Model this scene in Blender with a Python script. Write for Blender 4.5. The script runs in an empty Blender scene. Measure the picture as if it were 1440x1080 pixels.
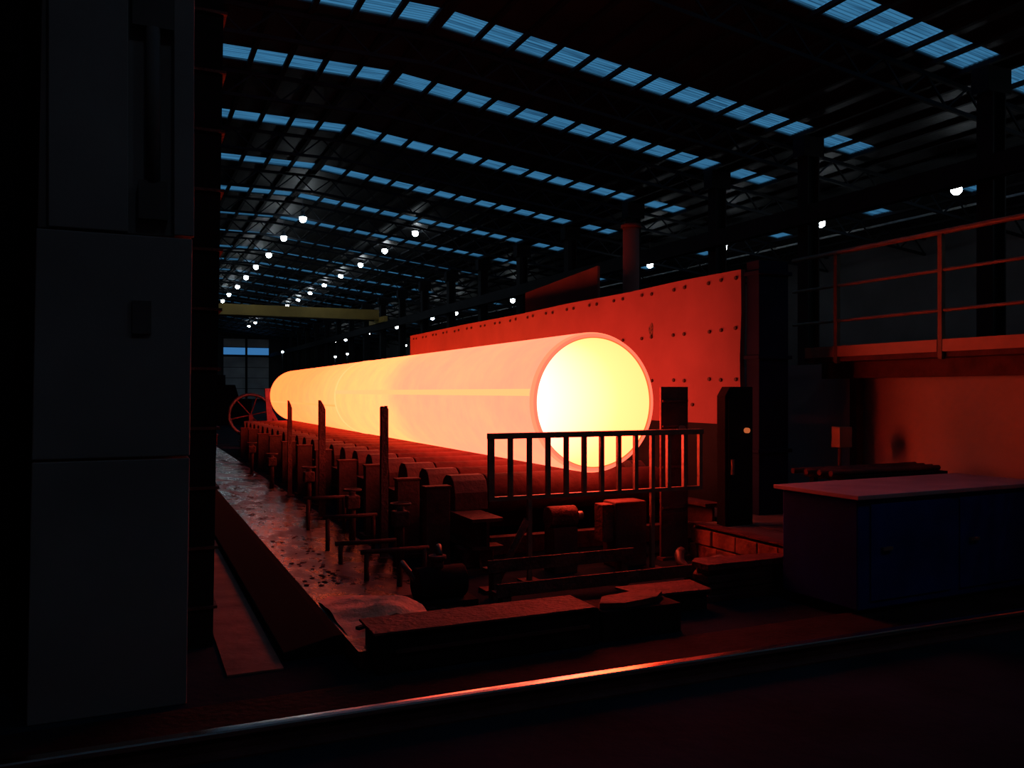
import bpy, bmesh, math, random
from mathutils import Vector, Matrix
random.seed(7)
PI = math.pi
sc = bpy.context.scene
COL = sc.collection

# ------------------------------------------------------------------ camera
F = 1180.0                      # focal length in pixels of the 1440 frame
YAW = math.radians(24.35)
EYE = 1.65
cam = bpy.data.cameras.new('camera')
cam.sensor_fit = 'HORIZONTAL'
cam.sensor_width = 36.0
cam.lens = 36.0 * F / 1440.0
cam.shift_y = 11.0 / 1440.0
cam.clip_start = 0.05
cam.clip_end = 600
camo = bpy.data.objects.new('camera', cam)
COL.objects.link(camo)
camo.location = (0, 0, EYE)
camo.rotation_euler = (PI / 2, 0, -YAW)
sc.camera = camo

# ------------------------------------------------------------------ world and view
w = bpy.data.worlds.new('dusk_sky')
sc.world = w
w.use_nodes = True
bg = w.node_tree.nodes['Background']
bg.inputs[0].default_value = (0.10, 0.44, 0.88, 1)
bg.inputs[1].default_value = 0.57
sc.view_settings.view_transform = 'Standard'
sc.view_settings.look = 'None'
sc.view_settings.exposure = 0.0
sc.view_settings.gamma = 1.0
sc.view_settings.use_curve_mapping = False

LAMP_STRENGTH = 34.0            # high-bay lamp bulbs
HOT_OUT = 6.0                   # red radiance of the pipe's outer skin
HOT_IN = 22.0                   # red radiance inside the bore

# ------------------------------------------------------------------ materials
def nodes(name):
    m = bpy.data.materials.new(name)
    m.use_nodes = True
    nt = m.node_tree
    return m, nt, nt.nodes, nt.links

def mat(name, col, rough=0.6, metal=0.0, scale=0.0, var=0.35, bump=0.0, bscale=20.0, spec=0.5):
    m, nt, N, L = nodes(name)
    b = N['Principled BSDF']
    b.inputs['Base Color'].default_value = (*col, 1)
    b.inputs['Roughness'].default_value = rough
    b.inputs['Metallic'].default_value = metal
    b.inputs['Specular IOR Level'].default_value = spec
    tc = N.new('ShaderNodeTexCoord')
    if scale:
        no = N.new('ShaderNodeTexNoise')
        no.inputs['Scale'].default_value = scale
        no.inputs['Detail'].default_value = 6
        L.new(tc.outputs['Object'], no.inputs['Vector'])
        r = N.new('ShaderNodeValToRGB')
        r.color_ramp.elements[0].position = 0.3
        r.color_ramp.elements[1].position = 0.72
        r.color_ramp.elements[0].color = (*[c * (1 - var) for c in col], 1)
        r.color_ramp.elements[1].color = (*[min(1, c * (1 + var)) for c in col], 1)
        L.new(no.outputs['Fac'], r.inputs['Fac'])
        L.new(r.outputs['Color'], b.inputs['Base Color'])
    if bump:
        n2 = N.new('ShaderNodeTexNoise')
        n2.inputs['Scale'].default_value = bscale
        n2.inputs['Detail'].default_value = 4
        L.new(tc.outputs['Object'], n2.inputs['Vector'])
        bp = N.new('ShaderNodeBump')
        bp.inputs['Strength'].default_value = bump
        bp.inputs['Distance'].default_value = 0.03
        L.new(n2.outputs['Fac'], bp.inputs['Height'])
        L.new(bp.outputs['Normal'], b.inputs['Normal'])
    return m

M = {}
M['floor'] = mat('floor_concrete', (0.012, 0.022, 0.034), 0.95, 0, 1.5, 0.5, 0.3, 9, 0.03)
M['oily'] = mat('oily_black_steel', (0.016, 0.012, 0.014), 0.85, 0.0, 4, 0.5, 0.3, 25, 0.08)
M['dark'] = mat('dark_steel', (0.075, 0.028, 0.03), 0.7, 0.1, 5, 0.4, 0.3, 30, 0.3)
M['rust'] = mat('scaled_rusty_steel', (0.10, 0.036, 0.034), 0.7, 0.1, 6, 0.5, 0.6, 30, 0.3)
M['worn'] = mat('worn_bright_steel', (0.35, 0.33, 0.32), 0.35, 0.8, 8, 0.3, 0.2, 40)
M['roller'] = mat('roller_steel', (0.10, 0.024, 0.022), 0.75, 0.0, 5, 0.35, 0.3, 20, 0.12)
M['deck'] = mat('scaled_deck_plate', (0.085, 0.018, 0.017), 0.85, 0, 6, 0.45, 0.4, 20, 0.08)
M['railhead'] = mat('polished_rail', (0.80, 0.74, 0.66), 0.20, 1.0)
M['railing'] = mat('railing_paint', (0.16, 0.10, 0.08), 0.5, 0.0, 8, 0.4, 0.2, 40)
M['yrail'] = mat('safety_rail_paint', (0.12, 0.08, 0.05), 0.55, 0.0, 5, 0.3, 0.1, 30)
M['kick'] = mat('kick_plate_paint', (0.30, 0.18, 0.12), 0.5, 0.0, 2, 0.25)
M['shield'] = mat('heat_shield_sheet', (0.30, 0.10, 0.10), 0.8, 0.0, 1.3, 0.14, 0.3, 6, 0.2)
M['shield2'] = mat('rear_shield_sheet', (0.26, 0.11, 0.10), 0.8, 0.0, 1.0, 0.2, 0.2, 6, 0.2)
M['bolt'] = mat('dark_bolt', (0.05, 0.012, 0.01), 0.7)
M['wall'] = mat('grey_wall_sheet', (0.06, 0.062, 0.07), 0.8, 0.0, 0.3, 0.3)
M['render'] = mat('plaster_wall', (0.50, 0.45, 0.42), 0.9, 0.0, 0.8, 0.2, 0.2, 4, 0.1)
M['steelblue'] = mat('blue_column_paint', (0.006, 0.010, 0.035), 0.8, 0.0, 3, 0.3, 0, 0, 0.1)
M['machineblue'] = mat('blue_machine_paint', (0.007, 0.035, 0.22), 0.8, 0.0, 3, 0.3, 0, 0, 0.05)
M['machinetop'] = mat('grey_table_top', (0.30, 0.24, 0.28), 0.6, 0.1, 3, 0.2)
M['cabinet'] = mat('cabinet_paint', (0.19, 0.20, 0.22), 0.7, 0.0, 1.2, 0.2, 0.1, 8, 0.15)
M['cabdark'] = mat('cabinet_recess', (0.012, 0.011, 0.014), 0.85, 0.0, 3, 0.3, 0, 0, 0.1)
M['cabmid'] = mat('cabinet_fittings', (0.09, 0.09, 0.10), 0.8, 0, 3, 0.2, 0, 0, .1)
M['column'] = mat('column_paint', (0.012, 0.014, 0.018), 0.8, 0.0, 1, 0.3, 0, 0, 0.15)
M['crane'] = mat('yellow_crane_paint', (0.42, 0.28, 0.06), 0.6, 0.0, 0.6, 0.15)
M['door'] = mat('lit_gate_sheet', (0.78, 0.84, 0.90), 0.6, 0.0, 0.4, 0.15)
M['pitwall'] = mat('pit_masonry', (0.22, 0.12, 0.09), 0.85, 0.0, 5, 0.6, 0.8, 14, 0.2)
M['slab'] = mat('slab_concrete', (0.10, 0.09, 0.09), 0.8, 0.0, 2, 0.3, 0.3, 12, 0.2)
M['scrap'] = mat('scale_debris', (0.88, 0.36, 0.24), 0.6, 0.0, 7, 0.25, 0.6, 22, 0.5)
M['hose'] = mat('black_hose', (0.04, 0.035, 0.035), 0.45)
M['roof'] = mat('foil_faced_roof', (0.026, 0.026, 0.028), 0.55, 0.2, 0.6, 0.4, 0.6, 5, 0.4)
M['lampmetal'] = mat('lamp_housing', (0.12, 0.12, 0.12), 0.5, 0.4)
M['gutter'] = mat('galvanised_gutter', (0.4, 0.42, 0.44), 0.3, 0.9, 2, 0.2)

def wet_floor():
    m, nt, N, L = nodes('wet_channel_floor')
    b = N['Principled BSDF']
    tc = N.new('ShaderNodeTexCoord')
    mp = N.new('ShaderNodeMapping')
    mp.inputs['Scale'].default_value = (1.0, 0.6, 1.0)
    L.new(tc.outputs['Object'], mp.inputs['Vector'])
    n1 = N.new('ShaderNodeTexNoise'); n1.inputs['Scale'].default_value = 3.2; n1.inputs['Detail'].default_value = 8
    n1.inputs['Roughness'].default_value = 0.65
    L.new(mp.outputs['Vector'], n1.inputs['Vector'])
    r = N.new('ShaderNodeValToRGB')
    r.color_ramp.elements[0].position = 0.42; r.color_ramp.elements[0].color = (0.012, 0.008, 0.008, 1)
    r.color_ramp.elements[1].position = 0.62; r.color_ramp.elements[1].color = (0.06, 0.03, 0.03, 1)
    L.new(n1.outputs['Fac'], r.inputs['Fac']); L.new(r.outputs['Color'], b.inputs['Base Color'])
    r2 = N.new('ShaderNodeValToRGB')
    r2.color_ramp.elements[0].position = 0.43; r2.color_ramp.elements[0].color = (0.12, 0.12, 0.12, 1)
    r2.color_ramp.elements[1].position = 0.60; r2.color_ramp.elements[1].color = (0.48, 0.48, 0.48, 1)
    L.new(n1.outputs['Fac'], r2.inputs['Fac']); L.new(r2.outputs['Color'], b.inputs['Roughness'])
    n2 = N.new('ShaderNodeTexNoise'); n2.inputs['Scale'].default_value = 26; n2.inputs['Detail'].default_value = 6
    L.new(tc.outputs['Object'], n2.inputs['Vector'])
    bp = N.new('ShaderNodeBump'); bp.inputs['Strength'].default_value = 0.6; bp.inputs['Distance'].default_value = 0.014
    L.new(n2.outputs['Fac'], bp.inputs['Height']); L.new(bp.outputs['Normal'], b.inputs['Normal'])
    b.inputs['Specular IOR Level'].default_value = 0.6; b.inputs['IOR'].default_value = 1.6
    return m
M['wet'] = wet_floor()

def hot(name, stops, red, noise=0.0, axis=1):
    """hot steel: radiance by distance along the pipe (object Y); green and blue vary, red stays far above white."""
    m, nt, N, L = nodes(name)
    N.remove(N['Principled BSDF'])
    out = N['Material Output']
    em = N.new('ShaderNodeEmission')
    tc = N.new('ShaderNodeTexCoord')
    sep = N.new('ShaderNodeSeparateXYZ')
    L.new(tc.outputs['Object'], sep.inputs[0])
    mr = N.new('ShaderNodeMapRange')
    mr.inputs['From Min'].default_value = 0.0
    mr.inputs['From Max'].default_value = 16.8
    src = sep.outputs[1]
    if noise:
        # the cooler and hotter patches lie slanting round the skin
        mp = N.new('ShaderNodeMapping'); mp.inputs['Rotation'].default_value = (0.6, 0, 0.5); mp.inputs['Scale'].default_value = (0.55, 0.22, 0.8)
        L.new(tc.outputs['Object'], mp.inputs['Vector'])
        no = N.new('ShaderNodeTexNoise'); no.inputs['Scale'].default_value = 1.3; no.inputs['Detail'].default_value = 3
        L.new(mp.outputs['Vector'], no.inputs['Vector'])
        ma = N.new('ShaderNodeMath'); ma.operation = 'MULTIPLY_ADD'
        ma.inputs[1].default_value = noise; L.new(no.outputs['Fac'], ma.inputs[0])
        L.new(sep.outputs[1], ma.inputs[2])
        m2 = N.new('ShaderNodeMath'); m2.operation = 'SUBTRACT'; m2.inputs[1].default_value = noise * 0.5
        L.new(ma.outputs[0], m2.inputs[0]); src = m2.outputs[0]
    L.new(src, mr.inputs['Value'])
    r = N.new('ShaderNodeValToRGB')
    e = r.color_ramp.elements
    e[0].position = stops[0][0]; e[0].color = (*stops[0][1], 1)
    e[1].position = stops[-1][0]; e[1].color = (*stops[-1][1], 1)
    for p, c in stops[1:-1]:
        q = e.new(p); q.color = (*c, 1)
    L.new(mr.outputs[0], r.inputs['Fac'])
    # fine scale mottling
    n3 = N.new('ShaderNodeTexNoise'); n3.inputs['Scale'].default_value = 2.6; n3.inputs['Detail'].default_value = 8; n3.inputs['Roughness'].default_value = 0.7
    L.new(tc.outputs['Object'], n3.inputs['Vector'])
    mr3 = N.new('ShaderNodeMapRange'); mr3.inputs['From Min'].default_value = 0.3; mr3.inputs['From Max'].default_value = 0.7
    mr3.inputs['To Min'].default_value = 0.90 if noise else 1.0; mr3.inputs['To Max'].default_value = 1.07 if noise else 1.0
    L.new(n3.outputs['Fac'], mr3.inputs['Value'])
    sr = N.new('ShaderNodeSeparateColor'); L.new(r.outputs['Color'], sr.inputs[0])
    cb = N.new('ShaderNodeCombineColor')
    gm = N.new('ShaderNodeMath'); gm.operation = 'MULTIPLY'; L.new(sr.outputs[1], gm.inputs[0]); L.new(mr3.outputs[0], gm.inputs[1])
    rm = N.new('ShaderNodeMath'); rm.operation = 'MULTIPLY'; rm.inputs[1].default_value = red; L.new(sr.outputs[0], rm.inputs[0])
    gg = N.new('ShaderNodeMath'); gg.operation = 'MULTIPLY'; gg.inputs[1].default_value = 2.0; L.new(gm.outputs[0], gg.inputs[0])
    bb = N.new('ShaderNodeMath'); bb.operation = 'MULTIPLY'; bb.inputs[1].default_value = 2.0; L.new(sr.outputs[2], bb.inputs[0])
    L.new(rm.outputs[0], cb.inputs[0]); L.new(gg.outputs[0], cb.inputs[1]); L.new(bb.outputs[0], cb.inputs[2])
    L.new(cb.outputs[0], em.inputs['Color'])
    em.inputs['Strength'].default_value = 1.0
    L.new(em.outputs[0], out.inputs['Surface'])
    return m
# ramp values: green and blue are halved here and doubled in the material so they may pass 1
M['hot_skin'] = hot('glowing_skin', [
    (0.00, (0.62, 0.220, 0.118)), (0.10, (0.80, 0.245, 0.122)), (0.18, (0.85, 0.235, 0.120)), (0.24, (0.90, 0.25, 0.115)), (0.31, (0.95, 0.335, 0.110)),
    (0.44, (1.0, 0.325, 0.100)), (0.55, (1.0, 0.29, 0.085)), (0.75, (0.95, 0.235, 0.062)), (1.0, (0.85, 0.225, 0.050))], HOT_OUT, 3.2)
M['hot_bore'] = hot('glowing_bore', [
    (0.0, (0.9, 0.45, 0.14)), (0.035, (0.95, 0.50, 0.17)), (0.085, (1, 0.58, 0.33)), (0.15, (1, 0.75, 0.55)), (1.0, (1, 0.75, 0.55))], HOT_IN)

def flat_emit(name, col, s=1.0):
    m, nt, N, L = nodes(name)
    N.remove(N['Principled BSDF'])
    em = N.new('ShaderNodeEmission')
    em.inputs[0].default_value = (*col, 1); em.inputs[1].default_value = s
    L.new(em.outputs[0], N['Material Output'].inputs[0])
    return m
M['hot_rim'] = flat_emit('glowing_rim', (2.6, 0.235, 0.13))
M['hot_bevel'] = flat_emit('glowing_bevel', (2.2, 0.33, 0.16))
M['hot_lip'] = flat_emit('scaled_inner_lip', (1.1, 0.16, 0.04))
M['hot_weld'] = flat_emit('glowing_weld', (6.0, 0.68, 0.23))
M['hot_seam'] = flat_emit('glowing_seam', (6.0, 0.60, 0.215))
M['hot_weld_far'] = flat_emit('glowing_weld_far', (6.0, 0.50, 0.13))
M['bulb'] = flat_emit('lamp_bulb', (0.80, 0.93, 1.0), LAMP_STRENGTH)
M['pilot'] = flat_emit('pilot_light', (0.45, 0.10, 0.03))

def skylight():
    m, nt, N, L = nodes('translucent_skylight_sheet')
    N.remove(N['Principled BSDF'])
    tc = N.new('ShaderNodeTexCoord')
    mp = N.new('ShaderNodeMapping'); mp.inputs['Scale'].default_value = (0.25, 5.0, 1)
    L.new(tc.outputs['Object'], mp.inputs['Vector'])
    oi = N.new('ShaderNodeObjectInfo')
    no = N.new('ShaderNodeTexNoise'); no.noise_dimensions = '4D'; no.inputs['Scale'].default_value = 1.3; no.inputs['Detail'].default_value = 3
    L.new(mp.outputs['Vector'], no.inputs['Vector'])
    mu = N.new('ShaderNodeMath'); mu.operation = 'MULTIPLY'; mu.inputs[1].default_value = 40; L.new(oi.outputs['Random'], mu.inputs[0]); L.new(mu.outputs[0], no.inputs['W'])
    r = N.new('ShaderNodeValToRGB')
    r.color_ramp.elements[0].position = 0.34; r.color_ramp.elements[0].color = (0.28, 0.30, 0.32, 1)
    r.color_ramp.elements[1].position = 0.52; r.color_ramp.elements[1].color = (0.72, 0.74, 0.72, 1)
    L.new(no.outputs['Fac'], r.inputs['Fac'])
    t = N.new('ShaderNodeBsdfTransparent'); L.new(r.outputs['Color'], t.inputs[0])
    tl = N.new('ShaderNodeBsdfTranslucent'); L.new(r.outputs['Color'], tl.inputs[0])
    mx = N.new('ShaderNodeMixShader'); mx.inputs[0].default_value = 0.3
    L.new(t.outputs[0], mx.inputs[1]); L.new(tl.outputs[0], mx.inputs[2])
    # glancing sheets mirror more and pass less sky; stands for haze on far bands
    fr = N.new('ShaderNodeLayerWeight'); fr.inputs['Blend'].default_value = 0.5
    fm = N.new('ShaderNodeMath'); fm.operation = 'POWER'; fm.inputs[1].default_value = 2.3; fm.use_clamp = True
    L.new(fr.outputs['Facing'], fm.inputs[0])
    gl = N.new('ShaderNodeBsdfGlossy'); gl.inputs['Roughness'].default_value = 0.4; gl.inputs['Color'].default_value = (.3, .3, .3, 1)
    m3 = N.new('ShaderNodeMixShader'); L.new(fm.outputs[0], m3.inputs[0]); L.new(mx.outputs[0], m3.inputs[1]); L.new(gl.outputs[0], m3.inputs[2])
    L.new(m3.outputs[0], N['Material Output'].inputs[0])
    return m
M['skylight'] = skylight()

# ------------------------------------------------------------------ mesh helpers
def box(bm, x0, x1, y0, y1, z0, z1, bev=0.0):
    r = bmesh.ops.create_cube(bm, size=1.0)
    vs = r['verts']
    for v in vs:
        v.co = Vector((x0 + (v.co.x + .5) * (x1 - x0), y0 + (v.co.y + .5) * (y1 - y0), z0 + (v.co.z + .5) * (z1 - z0)))
    if bev:
        es = list({e for v in vs for e in v.link_edges})
        bmesh.ops.bevel(bm, geom=es, offset=bev, segments=1, affect='EDGES')
    return vs

def rod(bm, p, q, r, seg=12, r2=None, caps=True):
    p, q = Vector(p), Vector(q)
    d = q - p
    res = bmesh.ops.create_cone(bm, cap_ends=caps, segments=seg, radius1=r, radius2=r if r2 is None else r2, depth=d.length)
    mt = Matrix.Translation((p + q) / 2) @ d.to_track_quat('Z', 'Y').to_matrix().to_4x4()
    bmesh.ops.transform(bm, matrix=mt, verts=res['verts'])

def bar(bm, p, q, wd, ht, bev=0.0):
    """square bar from p to q: wd sideways, ht upward"""
    p, q = Vector(p), Vector(q)
    d = q - p
    u = d.normalized()
    up = Vector((0, 0, 1)) if abs(u.z) < 0.95 else Vector((0, 1, 0))
    s = u.cross(up).normalized(); t = s.cross(u).normalized()
    vs = []
    for e in (p, q):
        for a, b in ((-1, -1), (1, -1), (1, 1), (-1, 1)):
            vs.append(bm.verts.new(e + s * a * wd / 2 + t * b * ht / 2))
    for f in ((0, 1, 2, 3), (7, 6, 5, 4), (0, 4, 5, 1), (1, 5, 6, 2), (2, 6, 7, 3), (3, 7, 4, 0)):
        bm.faces.new([vs[i] for i in f])

def tube(bm, pts, r, seg=8):
    pts = [Vector(p) for p in pts]
    rings = []
    for i, p in enumerate(pts):
        d = (pts[min(i + 1, len(pts) - 1)] - pts[max(i - 1, 0)]).normalized()
        q = d.to_track_quat('Z', 'Y')
        rings.append([bm.verts.new(p + q @ Vector((math.cos(a) * r, math.sin(a) * r, 0))) for a in [2 * PI * k / seg for k in range(seg)]])
    for a, b in zip(rings, rings[1:]):
        for k in range(seg):
            bm.faces.new((a[k], a[(k + 1) % seg], b[(k + 1) % seg], b[k]))
    bm.faces.new(rings[0][::-1]); bm.faces.new(rings[-1])

def ring_strip(bm, prof, cx=0, cz=0, seg=96):
    """surface of revolution about the Y axis; prof = [(radius, y), ...]"""
    rs = []
    for r, y in prof:
        rs.append([bm.verts.new((cx + math.cos(2 * PI * k / seg) * r, y, cz + math.sin(2 * PI * k / seg) * r)) for k in range(seg)])
    for a, b in zip(rs, rs[1:]):
        for k in range(seg):
            bm.faces.new((a[k], a[(k + 1) % seg], b[(k + 1) % seg], b[k]))

def prism(bm, poly, axis, a, b):
    """extrude 2-D polygon; axis 'x': poly=(y,z), axis 'y': poly=(x,z), 'z': (x,y)"""
    def P(u, v, t):
        return {'x': (t, u, v), 'y': (u, t, v), 'z': (u, v, t)}[axis]
    A = [bm.verts.new(P(u, v, a)) for u, v in poly]
    B = [bm.verts.new(P(u, v, b)) for u, v in poly]
    n = len(poly)
    bm.faces.new(A); bm.faces.new(B[::-1])
    for i in range(n):
        bm.faces.new((A[i], B[i], B[(i + 1) % n], A[(i + 1) % n]))

def obj(name, bm, m, parent=None, smooth=False, bevel=0.0):
    bmesh.ops.recalc_face_normals(bm, faces=bm.faces)
    me = bpy.data.meshes.new(name)
    bm.to_mesh(me); bm.free()
    me.materials.append(M[m] if isinstance(m, str) else m)
    if smooth:
        for p in me.polygons:
            p.use_smooth = len(p.vertices) == 4
    o = bpy.data.objects.new(name, me)
    COL.objects.link(o)
    if parent is not None:
        o.parent = parent
    if bevel:
        md = o.modifiers.new('edge', 'BEVEL'); md.width = bevel; md.segments = 2; md.limit_method = 'ANGLE'
    return o

def tag(o, label, cat, group=None):
    o['label'] = label; o['category'] = cat
    if group: o['group'] = group
    return o

def thing(name, label, cat, loc=(0, 0, 0), group=None, rz=0):
    o = bpy.data.objects.new(name, None); COL.objects.link(o)
    o.location = loc; o.rotation_euler.z = rz
    return tag(o, label, cat, group)

def struct(name, bm, m, parent=None, smooth=False):
    o = obj(name, bm, m, parent, smooth)
    if parent is None: o['kind'] = 'structure'
    return o

def dup(root, loc, label):
    r = root.copy(); COL.objects.link(r); r.location = loc; r['label'] = label
    for ch in list(root.children):
        c = ch.copy(); COL.objects.link(c); c.parent = r
        for g in ch.children:
            d = g.copy(); COL.objects.link(d); d.parent = c
    return r

ORD = ['first', 'second', 'third', 'fourth', 'fifth', 'sixth', 'seventh', 'eighth', 'ninth', 'tenth', 'eleventh', 'twelfth',
       'thirteenth', 'fourteenth', 'fifteenth', 'sixteenth', 'seventeenth', 'eighteenth', 'nineteenth', 'twentieth',
       'twenty-first', 'twenty-second', 'twenty-third', 'twenty-fourth', 'twenty-fifth', 'twenty-sixth']
def B(): return bmesh.new()

# ------------------------------------------------------------------ the hall
XL, XR, YB, YF = -8.0, 46.0, -7.0, 190.0
RIDGE = 10.6
def roof_z(x):
    return EYE + 14.08 - (0.115 * (x - RIDGE) if x > RIDGE else 0.0)

bm = B(); box(bm, XL, XR, YB, YF, -0.3, 0.0)
struct('floor', bm, 'floor')
bm = B(); box(bm, XL - .3, XL, YB, YF, 0, 15.9)
struct('wall_left', bm, 'wall')
bm = B(); box(bm, XR, XR + .3, YB, YF, 0, 12.2)
struct('wall_right', bm, 'wall')
bm = B(); prism(bm, [(XL, 0), (XR, 0), (XR, roof_z(XR)), (RIDGE, roof_z(RIDGE)), (XL, roof_z(XL))], 'y', YF, YF + .3)
struct('wall_far', bm, 'wall')
bm = B(); prism(bm, [(XL, 0), (XR, 0), (XR, roof_z(XR)), (RIDGE, roof_z(RIDGE)), (XL, roof_z(XL))], 'y', YB - .3, YB)
struct('wall_back', bm, 'wall')

# roof skin between and beside the skylight openings
BANDS = [-4.5, 4.2, 12.6, 20.9, 29.9, 36.5, 44.7, 52.9] + [61.0 + 8.15 * k for k in range(15)]  # bands behind and above the camera are unseen, added for bluish foreground light
HALF = 0.78
PITCH = 1.46
cells = [(9.65 - PITCH * k) for k in range(9)] + [(11.55 + PITCH * k) for k in range(12)] + [29.95, 31.41] + [37.2, 38.66, 40.12]
def roof_piece(bm, x0, x1, y0, y1, th=0.12):
    xs = [x0] + ([RIDGE] if x0 < RIDGE < x1 else []) + [x1]
    for a, b in zip(xs, xs[1:]):
        prism(bm, [(a, roof_z(a)), (b, roof_z(b)), (b, roof_z(b) + th), (a, roof_z(a) + th)], 'y', y0, y1)
bm = B()
y = YB
for c in BANDS:
    roof_piece(bm, XL, XR, y, c - HALF)
    for a, b in ((XL, cells[8] - PITCH / 2), (10.33, 10.87), (28.36, 29.2), (32.14, 36.47), (40.85, XR)):
        roof_piece(bm, a, b, c - HALF, c + HALF)
    y = c + HALF
roof_piece(bm, XL, XR, y, YF)
ceiling = struct('ceiling', bm, 'roof')

# corrugated skylight sheets, one object each for the nearest 290
def sheet_mesh():
    bm = B(); n = 16
    a = []
    for i in range(n + 1):
        y = -HALF + 2 * HALF * i / n
        z = 0.03 if i % 2 else 0.0
        a.append((bm.verts.new((-PITCH / 2, y, z)), bm.verts.new((PITCH / 2, y, z))))
    for p, q in zip(a, a[1:]):
        bm.faces.new((p[0], p[1], q[1], q[0]))
    me = bpy.data.meshes.new('skylight_panel'); bm.to_mesh(me); bm.free()
    me.materials.append(M['skylight'])
    return me
sme = sheet_mesh()
cnt = 0
rest = []
for c in BANDS[3:]:
    for x in cells:
        if cnt < 290:
            o = bpy.data.objects.new('skylight_panel', sme); COL.objects.link(o)
            o.location = (x, c, roof_z(x) + 0.05)
            if x > RIDGE: o.rotation_euler.y = math.atan(0.115)
            o.parent = ceiling; cnt += 1
        else: rest.append((x, c))
for c in BANDS[:3]:
    for x in cells: rest.append((x, c))
bm = B()
for x, c in rest:
    q = [bm.verts.new((x + sx * PITCH / 2, c + sy * HALF, roof_z(x + sx * PITCH / 2) + 0.06)) for sx, sy in ((-1, -1), (1, -1), (1, 1), (-1, 1))]
    bm.faces.new(q)
o = obj('far_and_unseen_skylights', bm, 'skylight', ceiling); o['kind'] = 'stuff'
# purlins between the sheets
edges = sorted({round(x + s * PITCH / 2, 2) for x in cells for s in (-1, 1)} | {10.6, 33.6, 35.0, 42.4, 44.0, -5.0, -6.5})
last = -99
for x in edges:
    if x - last < 0.5 and x not in (10.6,): continue
    last = x
    bm = B(); box(bm, x - .10, x + .10, YB + .1, YF - 1, roof_z(x) - .16, roof_z(x) - 0.012)
    obj('purlin', bm, 'column', ceiling)

# trusses just behind each band of sheets
def truss(yc):
    bm = B()
    for x0, x1 in ((XL, RIDGE), (RIDGE, 28.2), (28.2, XR)):
        n = 8
        za = lambda x: roof_z(x) - .27
        bar(bm, (x0, yc, za(x0)), (x1, yc, za(x1)), .14, .16)
        bar(bm, (x0, yc, za(x0) - 1.0), (x1, yc, za(x1) - 1.0), .14, .14)
        for i in range(n):
            xa = x0 + (x1 - x0) * i / n; xb = x0 + (x1 - x0) * (i + 1) / n; xm = (xa + xb) / 2
            bar(bm, (xa, yc, za(xa) - 1.0), (xm, yc, za(xm)), .07, .07)
            bar(bm, (xm, yc, za(xm)), (xb, yc, za(xb) - 1.0), .07, .07)
    o = struct('roof_truss', bm, 'column')
    return o
for c in BANDS[1:]: truss(c + 1.35)
# columns on the right-hand line and the crane runway they carry
for i, c in enumerate(BANDS[2:]):
    bm = B()
    yc = c - 0.4
    box(bm, 27.95, 28.02, yc - .32, yc + .32, 0, roof_z(28) - 1.35); box(bm, 28.58, 28.65, yc - .32, yc + .32, 0, roof_z(28) - 1.35)
    box(bm, 28.02, 28.58, yc - .04, yc + .04, 0, roof_z(28) - 1.35)
    box(bm, 27.7, 28.9, yc - .35, yc + .35, roof_z(28) - 1.35, roof_z(28) - 0.45)
    struct('column', bm, 'column')
bm = B(); box(bm, 27.45, 27.9, 2, YF - 1, 9.2, 10.0); struct('crane_runway_beam', bm, 'column')
bm = B(); box(bm, 40.95, 41.10, 20, 120, roof_z(41) - .62, roof_z(41) - .5)
struct('gutter', bm, 'gutter')

# far gate with its window strip; panels painted pale for window light
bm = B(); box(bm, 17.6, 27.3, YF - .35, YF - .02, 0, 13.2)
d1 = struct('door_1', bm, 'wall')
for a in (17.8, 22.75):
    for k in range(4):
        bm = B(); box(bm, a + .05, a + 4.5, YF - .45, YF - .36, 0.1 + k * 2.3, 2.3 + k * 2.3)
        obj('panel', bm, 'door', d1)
M['dusk_glass'] = flat_emit('dusk_window_glass', (0.035, 0.15, 0.36))
for a in (17.85, 22.8):
    bm = B(); box(bm, a, a + 4.45, YF - .42, YF - .36, 9.7, 11.2)
    obj('window_pane', bm, 'dusk_glass', d1)
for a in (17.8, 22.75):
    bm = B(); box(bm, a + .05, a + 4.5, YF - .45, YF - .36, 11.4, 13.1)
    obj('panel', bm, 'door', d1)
bm = B(); bar(bm, (22.5, YF - .5, 0), (22.5, YF - .5, 13.2), .35, .2)
obj('centre_post', bm, 'steelblue', d1)

# ------------------------------------------------------------------ placing by sight line onto a known height or plane
def ray(px, py):
    a, b = (px - 720) / F, (551 - py) / F
    s, c = math.sin(YAW), math.cos(YAW)
    return Vector((s + a * c, c - a * s, b))
def on_h(px, py, h):
    r = ray(px, py); k = h / r.z
    return (r.x * k, r.y * k)

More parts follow.
